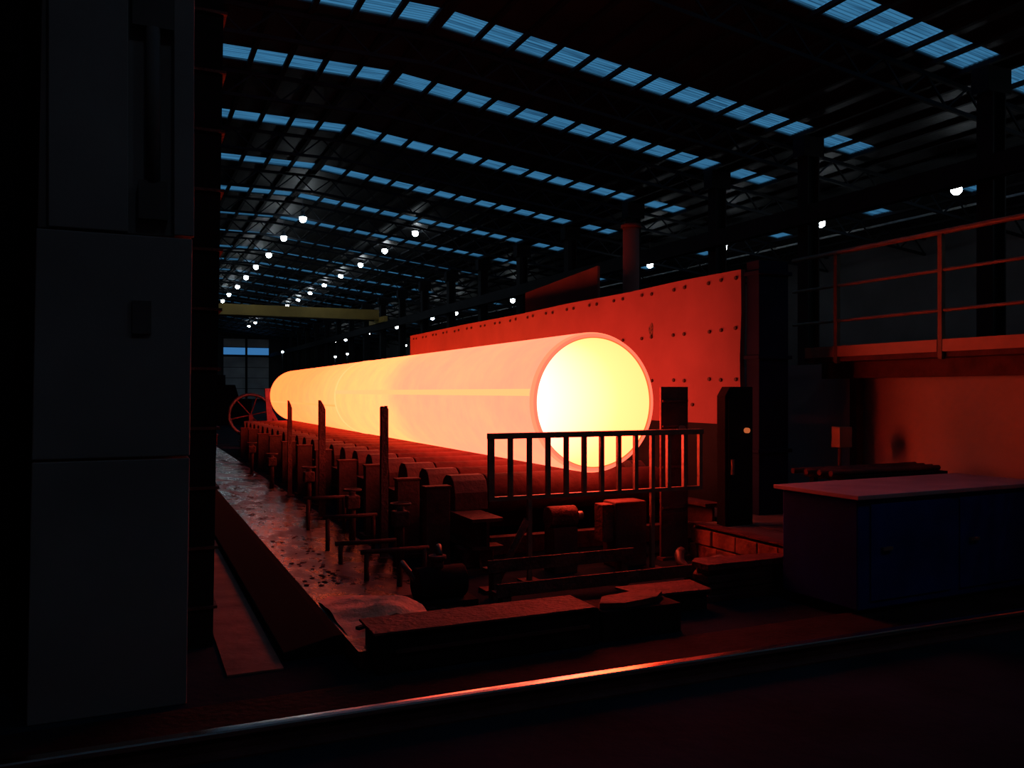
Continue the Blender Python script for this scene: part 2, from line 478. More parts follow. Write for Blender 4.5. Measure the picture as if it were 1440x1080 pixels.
# ------------------------------------------------------------------ high-bay lamps
def make_lamp(label, loc, group):
    t = thing('high_bay_lamp', label, 'lamp', loc, group)
    bm = B(); bmesh.ops.create_icosphere(bm, subdivisions=2, radius=0.25)
    bmesh.ops.translate(bm, verts=bm.verts, vec=(0, 0, -.12))
    obj('bulb', bm, 'bulb', t, True)
    bm = B(); rod(bm, (0, 0, 0.02), (0, 0, 0.28), 0.30, 16, 0.12, False)
    obj('reflector', bm, 'lampmetal', t, True)
    bm = B(); rod(bm, (0, 0, .26), (0, 0, .5), .13, 12)
    obj('housing', bm, 'lampmetal', t, True)
    bm = B(); rod(bm, (0, 0, .5), (0, 0, 0.98), .02, 6)
    obj('hanger', bm, 'lampmetal', t)
    return t
rows = [
    ('left row', 'lamps of the left row', [(426, 306), (399, 333), (378, 357), (360, 374), (346, 389), (334, 402), (322, 413), (313, 422)], 12.6),
    ('middle row', 'lamps of the middle row', [(584, 326), (541, 351), (507, 371), (479, 387), (456, 400), (436, 411), (419, 421), (404, 429)], 12.6),
    ('right row', 'lamps of the right row', [(1345, 263), (1154, 311), (1017, 346), (914, 370), (721, 421), (641, 439), (608, 446), (558, 459), (537, 464), (518, 468), (486, 477), (474, 480)], 9.5),
    ('pair above the far gate', 'lamps above the far gate', [(359, 453), (350, 458)], 12.4),
]
lamp0 = None
for rn, grp, pts, h in rows:
    for i, (px, py) in enumerate(pts):
        x, y = on_h(px, py, h)
        z = EYE + h
        lab = 'bright white high-bay lamp, %s from the near end of the %s' % (ORD[i], rn)
        if rn.startswith('pair'): lab = 'small bright high-bay lamp above the far gate, the %s of the two' % ('higher' if i == 0 else 'lower')
        o = make_lamp(lab, (x, y, z), grp) if lamp0 is None else dup(lamp0, (x, y, z), lab)
        o['group'] = grp
        if lamp0 is None: lamp0 = o
        top = roof_z(x) - z + 0.005
        hh = [c for c in o.children if c.name.startswith('hanger')][0]
        s = (top - .5) / .48
        hh.scale = (1, 1, s); hh.location.z = .5 - .5 * s
for i, (lx, y, hz) in enumerate(((34.8, 18.6, 9.5), (34.8, 10.2, 9.5), (34.8, 1.8, 9.5), (34.8, -4.5, 9.5), (11.3, -5.2, 12.6), (20.5, -5.2, 12.6), (2.5, -5.2, 12.6))):  # unseen lamps added to give the foreground neutral fill light
    o = dup(lamp0, (lx, y, EYE + hz), 'unseen high-bay lamp added as fill light, %s outside the frame' % ORD[i]); o['group'] = 'added fill lamps outside the frame'
    hh = [c for c in o.children if c.name.startswith('hanger')][0]
    s = (roof_z(lx) - EYE - hz - .5) / .48; hh.scale = (1, 1, s); hh.location.z = .5 - .5 * s
# low lamps along the far walls
for i, (px, py, h) in enumerate([(397, 495, 4.8), (471, 502, 4.4), (488, 498, 4.6), (570, 486, 5.4)]):
    x, y = on_h(px, py, h)
    lab = ['tiny far wall lamp just above the far end of the glowing pipe', 'tiny far lamp above the weld ring of the pipe, left of a close pair',
           'tiny far lamp above the weld ring of the pipe, right of a close pair', 'small low lamp at the far end of the red heat shield'][i]
    t = thing('wall_lamp', lab, 'lamp', (x, y, 0), 'low lamps at the far end')
    bm = B(); rod(bm, (0, 0, 0), (0, 0, EYE + h - .1), .07, 8); obj('pole', bm, 'column', t)
    bm = B(); bmesh.ops.create_icosphere(bm, subdivisions=2, radius=0.13)
    bmesh.ops.translate(bm, verts=bm.verts, vec=(0, -.2, EYE + h)); obj('bulb', bm, 'bulb', t, True)
    bm = B(); box(bm, -.12, .12, -.3, .08, EYE + h + .1, EYE + h + .2); obj('hood', bm, 'lampmetal', t)

# overhead crane
t = thing('overhead_crane', 'yellow overhead crane girder spanning the far end of the hall', 'crane', (0, 100, 0))
bm = B(); box(bm, XL + .7, 27.3, -.5, .5, 10.4, 11.6); obj('girder', bm, 'crane', t)
bm = B(); box(bm, XL + .7, 27.3, 1.6, 2.2, 10.4, 11.0); obj('girder', bm, 'column', t)
bm = B(); box(bm, 5.5, 8.5, -.4, 2.1, 11.6, 12.0); obj('trolley', bm, 'column', t)
bm = B(); box(bm, XL + .15, XL + .7, -2.5, 4.2, 10.04, 10.7); obj('end_truck', bm, 'crane', t)
bm = B(); box(bm, 27.3, 27.8, -2.5, 4.2, 10.04, 10.7); obj('end_truck', bm, 'crane', t)
bm = B(); box(bm, XL, XL + .75, 2, YF - 1, 9.2, 10.0); struct('crane_runway_beam', bm, 'column')

# ------------------------------------------------------------------ the glowing pipe
PX, PY, PZ, R0, RI, LEN = 4.19, 7.25, 1.545, 0.70, 0.645, 16.8
pipe = thing('hot_steel_pipe', 'huge glowing orange steel pipe lying on the roller bed, white-hot inside', 'pipe', (PX, PY, PZ))
bm = B(); ring_strip(bm, [(R0, .05), (R0, 4), (R0, 8), (R0, 12), (R0, LEN - .03), (R0 - .02, LEN)], seg=128)
obj('outer_skin', bm, 'hot_skin', pipe, True)
bm = B(); ring_strip(bm, [(RI, 0.012), (RI, 3), (RI, 8), (RI, LEN)], seg=128)
obj('bore', bm, 'hot_bore', pipe, True)
bm = B(); ring_strip(bm, [(RI + .006, 0), (R0 - .018, 0)], seg=128)
obj('end_rim', bm, 'hot_rim', pipe)
bm = B(); ring_strip(bm, [(R0 - .018, 0), (R0, .05)], seg=128)
obj('rim_bevel', bm, 'hot_bevel', pipe)
bm = B(); ring_strip(bm, [(RI + .006, 0), (RI, .012), (RI - .004, .012)], seg=128)
obj('inner_lip', bm, 'hot_lip', pipe)
bm = B(); ring_strip(bm, [(R0 - .02, LEN), (RI, LEN)], seg=128)
obj('far_rim', bm, 'hot_rim', pipe)
bm = B(); ring_strip(bm, [(R0, 8.52), (R0 + .006, 8.55), (R0 + .006, 8.62), (R0, 8.65)], seg=128)
obj('ring_weld', bm, 'hot_weld', pipe, True)
def seam(name, ang, y0, y1, wd, m):
    bm = B(); a, b = [], []
    for k in range(5):
        th = PI - ang + (k - 2) * wd / 4
        r = R0 + (0.005 if 0 < k < 4 else 0.0003)
        a.append(bm.verts.new((math.cos(th) * r, y0, math.sin(th) * r))); b.append(bm.verts.new((math.cos(th) * r, y1, math.sin(th) * r)))
    for k in range(4): bm.faces.new((a[k], a[k + 1], b[k + 1], b[k]))
    return obj(name, bm, m, pipe, True)
seam('long_seam', math.asin(0.10 / R0), 0.055, 8.55, 0.10, 'hot_seam')
seam('long_seam', math.asin(-0.16 / R0), 8.62, LEN - .05, 0.05, 'hot_weld_far')

# ------------------------------------------------------------------ roller bed
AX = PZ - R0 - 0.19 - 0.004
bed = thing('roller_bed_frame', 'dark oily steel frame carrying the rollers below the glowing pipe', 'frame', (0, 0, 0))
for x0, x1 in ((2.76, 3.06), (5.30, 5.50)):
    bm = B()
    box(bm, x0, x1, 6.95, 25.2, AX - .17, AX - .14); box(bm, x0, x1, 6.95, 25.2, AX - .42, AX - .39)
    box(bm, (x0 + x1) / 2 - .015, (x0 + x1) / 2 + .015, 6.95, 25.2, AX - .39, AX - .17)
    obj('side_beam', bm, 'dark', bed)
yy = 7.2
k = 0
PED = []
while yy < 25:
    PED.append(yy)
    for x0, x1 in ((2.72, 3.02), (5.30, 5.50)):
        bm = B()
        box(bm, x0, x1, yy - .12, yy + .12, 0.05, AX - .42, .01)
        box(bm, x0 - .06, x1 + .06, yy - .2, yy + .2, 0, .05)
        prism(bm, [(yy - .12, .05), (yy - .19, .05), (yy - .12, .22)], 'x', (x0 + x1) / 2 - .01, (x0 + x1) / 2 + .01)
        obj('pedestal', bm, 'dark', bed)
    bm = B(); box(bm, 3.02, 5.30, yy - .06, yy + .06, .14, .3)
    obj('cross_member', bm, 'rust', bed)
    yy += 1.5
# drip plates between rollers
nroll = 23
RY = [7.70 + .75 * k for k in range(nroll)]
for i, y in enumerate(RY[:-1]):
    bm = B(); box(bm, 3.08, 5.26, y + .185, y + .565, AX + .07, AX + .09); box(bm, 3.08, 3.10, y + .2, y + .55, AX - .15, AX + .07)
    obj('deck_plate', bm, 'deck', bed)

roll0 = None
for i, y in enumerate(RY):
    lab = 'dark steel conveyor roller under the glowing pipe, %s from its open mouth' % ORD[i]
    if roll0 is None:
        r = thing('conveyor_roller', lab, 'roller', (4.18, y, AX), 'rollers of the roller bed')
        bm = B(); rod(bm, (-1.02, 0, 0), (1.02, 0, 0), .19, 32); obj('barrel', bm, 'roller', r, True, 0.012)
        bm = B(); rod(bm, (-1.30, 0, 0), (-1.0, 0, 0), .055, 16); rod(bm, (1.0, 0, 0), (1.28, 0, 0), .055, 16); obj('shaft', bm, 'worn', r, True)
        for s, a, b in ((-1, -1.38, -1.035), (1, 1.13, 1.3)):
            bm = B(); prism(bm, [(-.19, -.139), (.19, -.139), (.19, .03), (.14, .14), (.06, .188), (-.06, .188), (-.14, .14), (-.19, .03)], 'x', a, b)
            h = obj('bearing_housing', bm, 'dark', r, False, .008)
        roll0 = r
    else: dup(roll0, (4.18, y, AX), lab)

# flat-topped guide blocks standing outside the rollers
for i, y in enumerate([7.25, 8.15, 9.4, 10.75, 12.25, 13.7, 15.2, 16.7, 18.3, 19.9, 21.4]):
    t = thing('side_guide', 'squat steel guide block with bright worn top beside the rollers, %s from the mouth end' % ORD[i], 'guide block', (2.54, y, 0), 'guide blocks along the roller bed')
    hh = 0.80 + random.uniform(-.03, .05)
    bm = B(); box(bm, -.13, .10, -.055, .055, .03, hh - .02); obj('post', bm, 'dark', t, False, .006)
    bm = B(); box(bm, -.16, .1, -.14, .14, 0, .03); obj('foot_plate', bm, 'dark', t)
    bm = B(); box(bm, -.14, .11, -.065, .065, hh - .02, hh); obj('wear_plate', bm, 'roller', t, False, .004)
    bm = B(); prism(bm, [(-.1, .03), (-.1, .4), (.0, .4), (.0, .03)], 'y', .055, .12); obj('gusset', bm, 'dark', t)
# three tall guide stakes with cut tops
for i, (y, zt, wd, cut, lab) in enumerate([
        (9.58, 1.485, .085, 'notch', 'tall dark steel stake with notched top in front of the pipe, nearest of three'),
        (13.12, 1.52, .10, 'slant', 'tall dark steel stake with slanting cut top, middle one of three'),
        (16.05, 1.49, .075, 'slant', 'thin dark steel stake with pointed top near the far end of the pipe')]):
    t = thing('guide_stake', lab, 'stake', (2.27, y * 2.27 / 2.69, 0), 'stakes standing before the pipe')
    s = 2.27 / 2.69
    zt = EYE - (EYE - zt) * s; wd *= s
    bm = B()
    if cut == 'slant':
        prism(bm, [(-wd / 2, 0), (wd / 2, 0), (wd / 2, zt - .13), (wd * .25, zt - .07), (-wd / 4, zt), (-wd / 2, zt)], 'y', -.03, .03)
    else:
        prism(bm, [(-wd / 2, 0), (wd / 2, 0), (wd / 2, zt - .03), (wd * .38, zt - .02), (wd * .38, zt), (wd * .12, zt), (wd * .1, zt - .02), (-wd * .12, zt - .02), (-wd * .14, zt - .003), (-wd * .4, zt - .004), (-wd / 2, zt - .02)], 'y', -.03, .03)
    obj('blade', bm, 'rust', t)
    bm = B(); box(bm, -.07, .07, -.08, .08, 0, .02); obj('foot_plate', bm, 'dark', t)

# ------------------------------------------------------------------ railing before the mouth
RYY = 6.6
rl = thing('steel_railing', 'low dark steel railing with square balusters in front of the pipe mouth', 'railing', (0, RYY, 0))
xs = [2.79 + .1815 * k for k in range(13)]
zt, zb = 1.275, 0.735
bm = B(); box(bm, xs[0] - .028, xs[-1] + .028, -.028, .028, zt - .03, zt + .02); obj('top_rail', bm, 'railing', rl, False, .004)
bm = B(); box(bm, xs[0] - .02, xs[-1] + .02, -.02, .02, zb - .02, zb + .015); obj('bottom_rail', bm, 'railing', rl)
for i, x in enumerate(xs):
    h = .026 if i == 0 else .019
    lo = zb - .02
    if i in (2, 9): lo = 0
    bm = B(); box(bm, x - h, x + h, -.019, .019, lo, zt - .03)
    obj('leg' if i in (2, 9) else 'baluster', bm, 'railing', rl)
bm = B(); box(bm, xs[2] - .08, xs[2] + .08, -.08, .08, 0, .015); obj('foot_plate', bm, 'dark', rl)
bm = B(); box(bm, xs[9] - .08, xs[9] + .08, -.08, .08, 0, .015); obj('foot_plate', bm, 'dark', rl)

# ------------------------------------------------------------------ heat shield behind the pipe
sh = thing('heat_shield', 'long bolted heat shield wall glowing red behind the pipe', 'heat shield', (6.0, 0, 0))
bm = B()
top = [(7.25, 2.975), (8.3, 2.985), (9.6, 2.97), (11.2, 2.985), (13.0, 2.97), (15.5, 2.985), (19.1, 2.975)]
prism(bm, [(7.25, 1.29), (7.27, 2.0), (7.245, 2.5)] + top + [(19.1, 1.29)], 'x', 0, .06)
obj('sheet', bm, 'shield', sh)
bolts = [7.33]
k = 0
while 7.57 + .69 * k < 19: bolts += [7.57 + .69 * k, 7.79 + .69 * k]; k += 1
bm0 = None
for y in bolts:
    for z in (2.89, 2.34, 1.79):
        if y > 11.5 and z < 2.5: continue
        yy = y + random.uniform(-.012, .012)
        if bm0 is None:
            bm = B(); rod(bm, (0, 0, 0), (-.022, 0, 0), .021, 6); bm0 = obj('bolt', bm, 'bolt', sh); bm0.location = (0, yy, z)
        else:
            o = bm0.copy(); COL.objects.link(o); o.parent = sh; o.location = (0, yy, z + random.uniform(-.008, .008))
for (y, z) in ((8.1, 1.5), (9.0, 1.5)):
    o = bm0.copy(); COL.objects.link(o); o.parent = sh; o.location = (0, y, z)
bm = B()
pts = [(.045 * math.cos(a) * (1 + .18 * math.sin(3 * a + 1)), .095 * math.sin(a) * (1 + .18 * math.sin(3 * a + 1) + .08 * math.sin(5 * a))) for a in [2 * PI * k / 14 for k in range(14)]]
prism(bm, [(8.97 + a, 2.43 + b) for a, b in pts], 'x', -.006, 0)
obj('scorch_mark', bm, mat('scorched', (0.12, 0.05, 0.035), .9, 0, 30, .8), sh)
for y in (7.7, 10.4, 13.2, 16.0, 18.8):
    bm = B(); box(bm, .06, .16, y - .05, y + .05, 0.34, 2.9); obj('stud', bm, 'dark', sh)
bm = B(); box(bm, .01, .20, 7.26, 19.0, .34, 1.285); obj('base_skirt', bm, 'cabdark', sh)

t = thing('rear_shield', 'dim red sheet hood rising behind the long heat shield', 'hood', (7.5, 0, 0))
bm = B(); prism(bm, [(12.9, .34), (15.9, .34), (15.9, 3.72), (12.9, 3.88)], 'x', 0, .05); obj('sheet', bm, 'shield2', t)
bm = B(); box(bm, .05, .6, 12.95, 15.85, .34, 3.5); obj('body', bm, 'dark', t)
t = thing('exhaust_stack', 'round upright exhaust stack beside the dim red hood', 'chimney', (7.75, 12.2, 0.34))
bm = B(); rod(bm, (0, 0, 0), (0, 0, 4.12), .14, 24); obj('flue', bm, 'shield2', t, True)
bm = B(); rod(bm, (0, 0, 4.10), (0, 0, 4.16), .17, 24); obj('collar', bm, 'dark', t, True)

# ------------------------------------------------------------------ raised slab on the right, its pit wall
bm = B(); box(bm, 5.55, 9.0, 5.32, 30, 0.0, .34)
sl = struct('floor_slab', bm, 'slab')
bm = B(); box(bm, 5.12, 5.55, 5.32, 6.9, 0.0, .335); obj('edge_block', bm, 'slab', sl)
# rough masonry face along the pit
bi = 0
for r in range(2):
    y = 5.34
    while y < 6.85:
        ln = random.uniform(.26, .36)
        y1 = min(y + ln, 6.89)
        bm = B(); q = random.uniform(.0, .02)
        box(bm, 5.075 - q, 5.118, y + .006, y1 - .006, r * .155 + .006, r * .155 + .149, .006)
        obj('stone', bm, 'pitwall', sl); y = y1
bm = B(); box(bm, 5.06, 5.2, 5.32, 6.9, .336, .35); obj('edge_angle', bm, 'rust', sl)

bm = B()
prism(bm, [(6.05, .34), (6.45, .34), (6.45, 3.05), (6.05, 3.05)], 'y', 7.02, 7.22)
for z in (1.0, 2.0, 2.9): box(bm, 6.02, 6.48, 6.99, 7.235, z, z + .04)
t = tag(obj('blue_frame_post', bm, 'steelblue', None, False, .005), 'dark blue steel post closing the near end of the heat shield', 'post')

t = thing('guide_stand', 'square dark guard plate beside the right rim of the pipe mouth', 'guard', (4.73, 6.90, 0))
bm = B(); box(bm, 0, .32, 0, .03, 0.03, 1.70); obj('plate', bm, 'dark', t, False, .004)
bm = B(); rod(bm, (.22, -.05, 1.28), (.22, 0, 1.28), .04, 16); obj('knob', bm, 'worn', t, True)
for z in (.5, .9, 1.3, 1.55):
    bm = B(); box(bm, .01, .31, -.015, 0, z, z + .02); obj('rib', bm, 'rust', t)
bm = B(); box(bm, -.02, .34, -.06, .045, 0, .03); obj('foot_plate', bm, 'dark', t)

t = thing('control_cabinet', 'dark chamfered cabinet with small orange pilot light at the shield end', 'cabinet', (5.27, 6.60, .34))
bm = B(); prism(bm, [(0, 0), (.34, 0), (.34, 1.36), (.06, 1.36), (0, 1.27)], 'y', 0, .13); obj('body', bm, 'cabdark', t, False, .006)
bm = B(); prism(bm, [(.03, .05), (.31, .05), (.31, 1.32), (.08, 1.32), (.03, 1.24)], 'y', -.015, 0); dd = obj('door', bm, 'cabdark', t)
bm = B(); rod(bm, (.24, -.05, .93), (.24, -.015, .93), .026, 16); obj('pilot_light', bm, 'pilot', dd, True)
bm = B(); box(bm, .05, .075, -.045, -.015, .5, .65); obj('handle', bm, 'worn', dd)

# ------------------------------------------------------------------ platform and plaster wall on the right
pf = thing('access_platform', 'raised walkway with reddish guard rail and kick plates on the right', 'platform', (6.95, 0, 0))
bm = B(); box(bm, .03, .6, 2.0, 7.35, 1.98, 2.04); obj('deck', bm, 'dark', pf)
bm = B(); box(bm, .3, .42, 2.0, 7.35, 1.8, 1.98); obj('bearer', bm, 'dark', pf)
posts = [6.84, 5.55, 4.26, 2.97]
ends = [7.32] + posts + [2.0]
for a, b in zip(ends, ends[1:]):
    bm = B(); box(bm, -.012, 0, b + .03, a - .03, 2.03, 2.145); obj('kick_plate', bm, 'kick', pf)
for y in posts:
    bm = B(); box(bm, -.01, .04, y - .022, y + .022, 1.96, 3.14); obj('post', bm, 'yrail', pf)
for z, r in ((3.16, .026), (2.80, .017), (2.42, .017)):
    bm = B(); rod(bm, (.015, 7.5, z), (.015, 2.0, z), r, 12); obj('top_rail' if z > 3 else 'mid_rail', bm, 'yrail', pf, True)
for y in (2.4, 4.6, 7.0):
    bm = B(); box(bm, .42, .52, y - .05, y + .05, .34 if y > 5.4 else 0, 1.98); obj('leg', bm, 'dark', pf)
bm = B(); box(bm, 7.52, 7.7, 1.0, 12.0, .34, 1.98)
struct('wall_inner', bm, 'render')
t = thing('light_patch_box', 'small pale box added in place of a light patch on the plaster wall', 'stand-in box', (6.86, 6.7, .34))
bm = B(); box(bm, -.09, .09, -.09, .03, .72, .94); obj('body', bm, 'kick', t, False, .01)  # pale box added where a patch of light falls on the wall
bm = B(); rod(bm, (0, 0, 0), (0, 0, .72), .02, 8); obj('stand', bm, 'dark', t, True)
bm = B(); rod(bm, (0, 0, 0), (0, 0, .015), .09, 12); obj('foot_plate', bm, 'dark', t, True)

# blue machine box lower right
mb = thing('blue_machine', 'dark blue machine box with flat grey top on the right', 'machine', (4.72, 4.44, 0), None, math.radians(1.5))
bm = B(); box(bm, 0, 2.1, 0, .74, .08, .88); obj('body', bm, 'machineblue', mb, False, .012)
bm = B(); box(bm, -.04, 2.14, -.04, .8, .88, .912); obj('table_top', bm, 'machinetop', mb, False, .004)
bm = B(); box(bm, .05, 2.05, .05, .7, 0, .08); obj('plinth', bm, 'cabdark', mb)
for a in (.12, 1.08):
    bm = B(); box(bm, a, a + .86, -.012, 0, .14, .84); d = obj('door', bm, 'machineblue', mb, False, .004)
    bm = B(); box(bm, a + .1, a + .2, -.035, -.012, .5, .525); obj('handle', bm, 'worn', d)
t = thing('steel_bench', 'low dark bench with long bars lying on it behind the blue machine', 'bench', (5.75, 5.55, .34))
bm = B(); box(bm, 0, 1.3, 0, .5, .52, .56); obj('bench_top', bm, 'oily', t)
for a, b in ((.04, .04), (1.2, .04), (.04, .42), (1.2, .42)):
    bm = B(); box(bm, a, a + .05, b, b + .05, 0, .52); obj('leg', bm, 'oily', t)
for i, (y, z) in enumerate(((5.62, .925), (5.72, .925), (5.84, .925), (5.96, .925))):
    bm = B(); rod(bm, (5.65 - .04 * i, y, z), (7.05 + .03 * i, y + .03, z), .025, 10)
    tag(obj('steel_bar', bm, 'dark', None, True), 'thin dark bar lying on the low bench, %s from its near edge' % ORD[i], 'bar', 'bars on the bench')

# ------------------------------------------------------------------ left: machine pillar and ribbed column
t = thing('machine_pillar', 'tall dark grey machine housing filling the left edge', 'machine', (0, 4.75, 0))
def slab_poly(z0, z1, y0, y1, inset=0.0):
    # the housing leans slightly towards the hall
    xl = lambda z: -.475 + .017 * z; xr = lambda z: .262 + .012 * z
    bm = B(); prism(bm, [(xl(z0) + inset, z0), (xr(z0) - inset, z0), (xr(z1) - inset, z1), (xl(z1) + inset, z1)], 'y', y0, y1)
    return bm
obj('lower_panel', slab_poly(0.0, 1.30, 0, .5), 'cabinet', t, False, .006)
obj('middle_panel', slab_poly(1.312, 2.46, 0, .5), 'cabinet', t, False, .006)
bm = slab_poly(2.475, 4.9, 0.06, .5); obj('upper_housing', bm, 'cabinet', t, False, .006)
bm = B(); box(bm, -.38, -.02, 0, .06, 2.475, 4.9); obj('cover_strip', bm, 'cabinet', t, False, .004)
bm = B(); box(bm, .2, .30, 0, .06, 2.475, 4.9); obj('cover_strip', bm, 'cabinet', t, False, .004)
bm = B(); box(bm, .0, .2, 0.0, .059, 3.55, 3.75); obj('bracket', bm, 'cabmid', t)
bm = B(); box(bm, .03, .17, 0.0, .059, 2.55, 2.75); obj('bracket', bm, 'cabmid', t)
bm = B(); rod(bm, (.1, .02, 2.75), (.1, .02, 3.55), .035, 12); obj('cylinder', bm, 'cabmid', t, True)
bm = B(); box(bm, .0, .09, -.02, 0.0, 1.95, 2.12); obj('name_plate', bm, 'cabmid', t)
t = thing('dark_upright', 'nearly black upright left of the machine housing', 'post', (-.77, 5.32, 0))
bm = B(); box(bm, -.5, .45, 0, .3, 0, 5.0); obj('body', bm, 'cabdark', t, False, .01)
for z in (.9, 2.2, 3.5):
    bm = B(); box(bm, -.52, .2, -.03, .0, z, z + .06); obj('band', bm, 'cabdark', t)
t = thing('ribbed_column', 'dark ribbed column with red-lit flanges behind the machine housing', 'column', (.40, 5.75, 0))
bm = B(); prism(bm, [(-.12, 0), (.075, 0), (.155, 4.9), (-.12, 4.9)], 'y', 0, .25); obj('shaft', bm, 'cabdark', t)
for k in range(12):
    z = .25 + .385 * k
    bm = B(); xr = .085 + .0163 * z; box(bm, -.13, xr + .012, -.02, .27, z, z + .018); obj('flange', bm, 'rust', t)

# ------------------------------------------------------------------ pit floor, kerb and debris on the left
bm = B(); prism(bm, [(1.22, 0), (2.30, 0), (2.30, .012), (1.22, .112)], 'y', 4.9, 26.5)   # falls towards the roller bed
struct('floor_channel', bm, 'wet')
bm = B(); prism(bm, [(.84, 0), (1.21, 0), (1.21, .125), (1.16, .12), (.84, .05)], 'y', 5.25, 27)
o = obj('black_kerb', bm, mat('matte_black_kerb', (.008, .007, .008), .95, 0, 0, 0, 0, 0, .05), None, False, .008)  # kerb near-black and matte all over
tag(o, 'long black kerb running beside the wet channel', 'kerb')
bm = B(); box(bm, .5, .82, 5.1, 24, 0, .01)
struct('floor_strip', bm, mat('pale_red_concrete', (.22, .12, .10), .85, 0, 3, .3, .3, 12, .2))  # strip paler and redder than the rest of the floor
bm = B()
box(bm, .9, 2.4, 27.4, 28.6, 0, .3); box(bm, .85, 2.45, 27.35, 28.65, .3, .33)
tag(obj('cross_threshold', bm, 'rust', None, False, .01), 'low cross beam on the floor beyond the wet channel', 'beam')

def CH(x): return .012 + (2.30 - x) / 1.08 * .10      # channel surface height
# heap of pale scale and mud at the channel's near end
bm = B()
n = 26
grid = {}
for i in range(n):
    for j in range(n):
        x = 1.24 + .66 * i / (n - 1); y = 5.12 + 1.25 * j / (n - 1)
        u = (x - 1.62) / .34; v = (y - 5.75) / .42
        h = .13 * math.exp(-(u * u + v * v)) * (1 + .35 * math.sin(9 * x + 5 * y) * math.cos(13 * y)) + .006 * random.random()
        grid[i, j] = bm.verts.new((x, y, CH(x) - .001 + max(0, h - .012)))
for i in range(n - 1):
    for j in range(n - 1):
        bm.faces.new((grid[i, j], grid[i + 1, j], grid[i + 1, j + 1], grid[i, j + 1]))
o = tag(obj('scale_heap', bm, 'scrap', None, True), 'pale mud and mill scale heaped at the near end of the channel', 'debris'); o['kind'] = 'stuff'
bm = B(); bar(bm, (1.30, 5.25, .15), (1.62, 5.42, .16), .035, .02)
tag(obj('scrap_stick', bm, 'oily'), 'short dark bar lying on the pale scale heap', 'bar')
# loose scale lumps
bm = B()
for k in range(150):
    y = 6.75 + 9 * random.random() ** 1.6; x = 1.26 + .40 * random.random()
    s = random.uniform(.008, .02)
    r = bmesh.ops.create_icosphere(bm, subdivisions=1, radius=s)
    for v in r['verts']:
        v.co = Vector((x + v.co.x * 1.4, y + v.co.y * 1.2, CH(x) + v.co.z * .5 + s * .2)) + Vector((random.uniform(-.3, .3), random.uniform(-.3, .3), 0)) * s
o = tag(obj('scale_lumps', bm, 'rust'), 'crumbs of mill scale scattered over the wet channel', 'debris'); o['kind'] = 'stuff'

# box beam across the foreground
t = thing('box_trough', 'dark box beam with dusty red top crossing the pit edge', 'beam', (0, 0, 0))
bm = B(); prism(bm, [(4.76, 0), (5.06, 0), (5.06, .24), (4.76, .24)], 'x', 1.30, 2.78); obj('body', bm, 'oily', t, False, .01)
bm = B(); prism(bm, [(4.73, .24), (5.09, .24), (5.09, .255), (4.73, .255)], 'x', 1.27, 2.74); obj('cover', bm, 'rust', t, False, .003)
bm = B(); prism(bm, [(4.74, .12), (4.758, .12), (4.758, .14), (4.74, .14)], 'x', 1.4, 2.7); obj('lip', bm, 'dark', t)
bm = B(); box(bm, -1.6, 6.5, 4.12, 4.55, 0, .05)
tag(obj('floor_plate', bm, 'oily', None, False, .01), 'dark floor plate between the polished rail and the box beam', 'plate')
# polished rail in the foreground
t = thing('steel_rail', 'polished steel rail crossing the foreground with orange reflection', 'rail', (2.3, 3.98, 0), None, math.radians(-1.2))
bm = B(); prism(bm, [(-.036, .098), (-.034, .11), (-.026, .1165), (0, .1175), (.026, .1165), (.034, .11), (.036, .098), (.03, .088), (-.03, .088)], 'x', -5.2, 3.6); obj('rail_head', bm, 'railhead', t, False)
bm = B(); prism(bm, [(-.009, .02), (.009, .02), (.012, .088), (-.012, .088)], 'x', -5.2, 3.6); obj('web', bm, 'dark', t)
bm = B(); prism(bm, [(-.07, 0), (.07, 0), (.07, .01), (.012, .022), (-.012, .022), (-.07, .01)], 'x', -5.2, 3.6); obj('rail_foot', bm, 'dark', t)

# plates, slabs and clutter right of the box beam
def plate(name, pts, z0, z1, m, lab, cat, group=None):
    bm = B(); prism(bm, pts, 'z', z0, z1)
    return tag(obj(name, bm, m, None, False, .004), lab, cat, group)
plate('scrap_plate', [(2.84, 4.86), (3.0, 4.8), (3.3, 4.86), (3.42, 4.98), (3.2, 5.06), (2.95, 5.02)], .2, .24, 'rust', 'crumpled rusty sheet lying right of the box beam', 'sheet')
plate('spacer_block', [(2.82, 4.78), (3.44, 4.78), (3.44, 5.1), (2.82, 5.1)], 0, .2, 'oily', 'black block under the crumpled rusty sheet', 'block')
plate('cover_plate', [(3.40, 5.2), (4.0, 5.16), (4.04, 5.5), (3.36, 5.52)], .14, .16, 'rust', 'flat reddish cover plate between sheet and slab stack', 'plate')
plate('cover_support', [(3.44, 5.24), (3.98, 5.2), (4.0, 5.46), (3.42, 5.48)], 0, .14, 'oily', 'dark block under the reddish cover plate', 'block')
zz = 0.0
for i in range(6):
    q = random.uniform(-.03, .03)
    pts = [(4.12 + q, 5.36 + q), (4.85 + q, 5.33), (4.98 + q, 5.42), (4.93 + q, 5.52), (4.2 + q, 5.64 + q), (4.10 + q, 5.52)]
    zz1 = zz + .048
    plate('curved_strip', pts, zz, zz1, 'rust' if i == 5 else 'dark', 'worn steel strip in the stack by the blue machine, %s from the bottom' % ORD[i], 'strip', 'stack of steel strips')
    zz = zz1 + .002
bm = B(); tube(bm, [(4.66 + .12 * math.sin(k * .7), 5.8 + .075 * k, .05 + .12 * math.sin(k * .55) ** 2) for k in range(10)], .045)
tag(obj('rubber_hose', bm, 'hose', None, True), 'thick black hose looping before the pit wall', 'hose')
bm = B(); rod(bm, (2.65, 5.62, .06), (3.35, 5.30, .03), .018, 8)
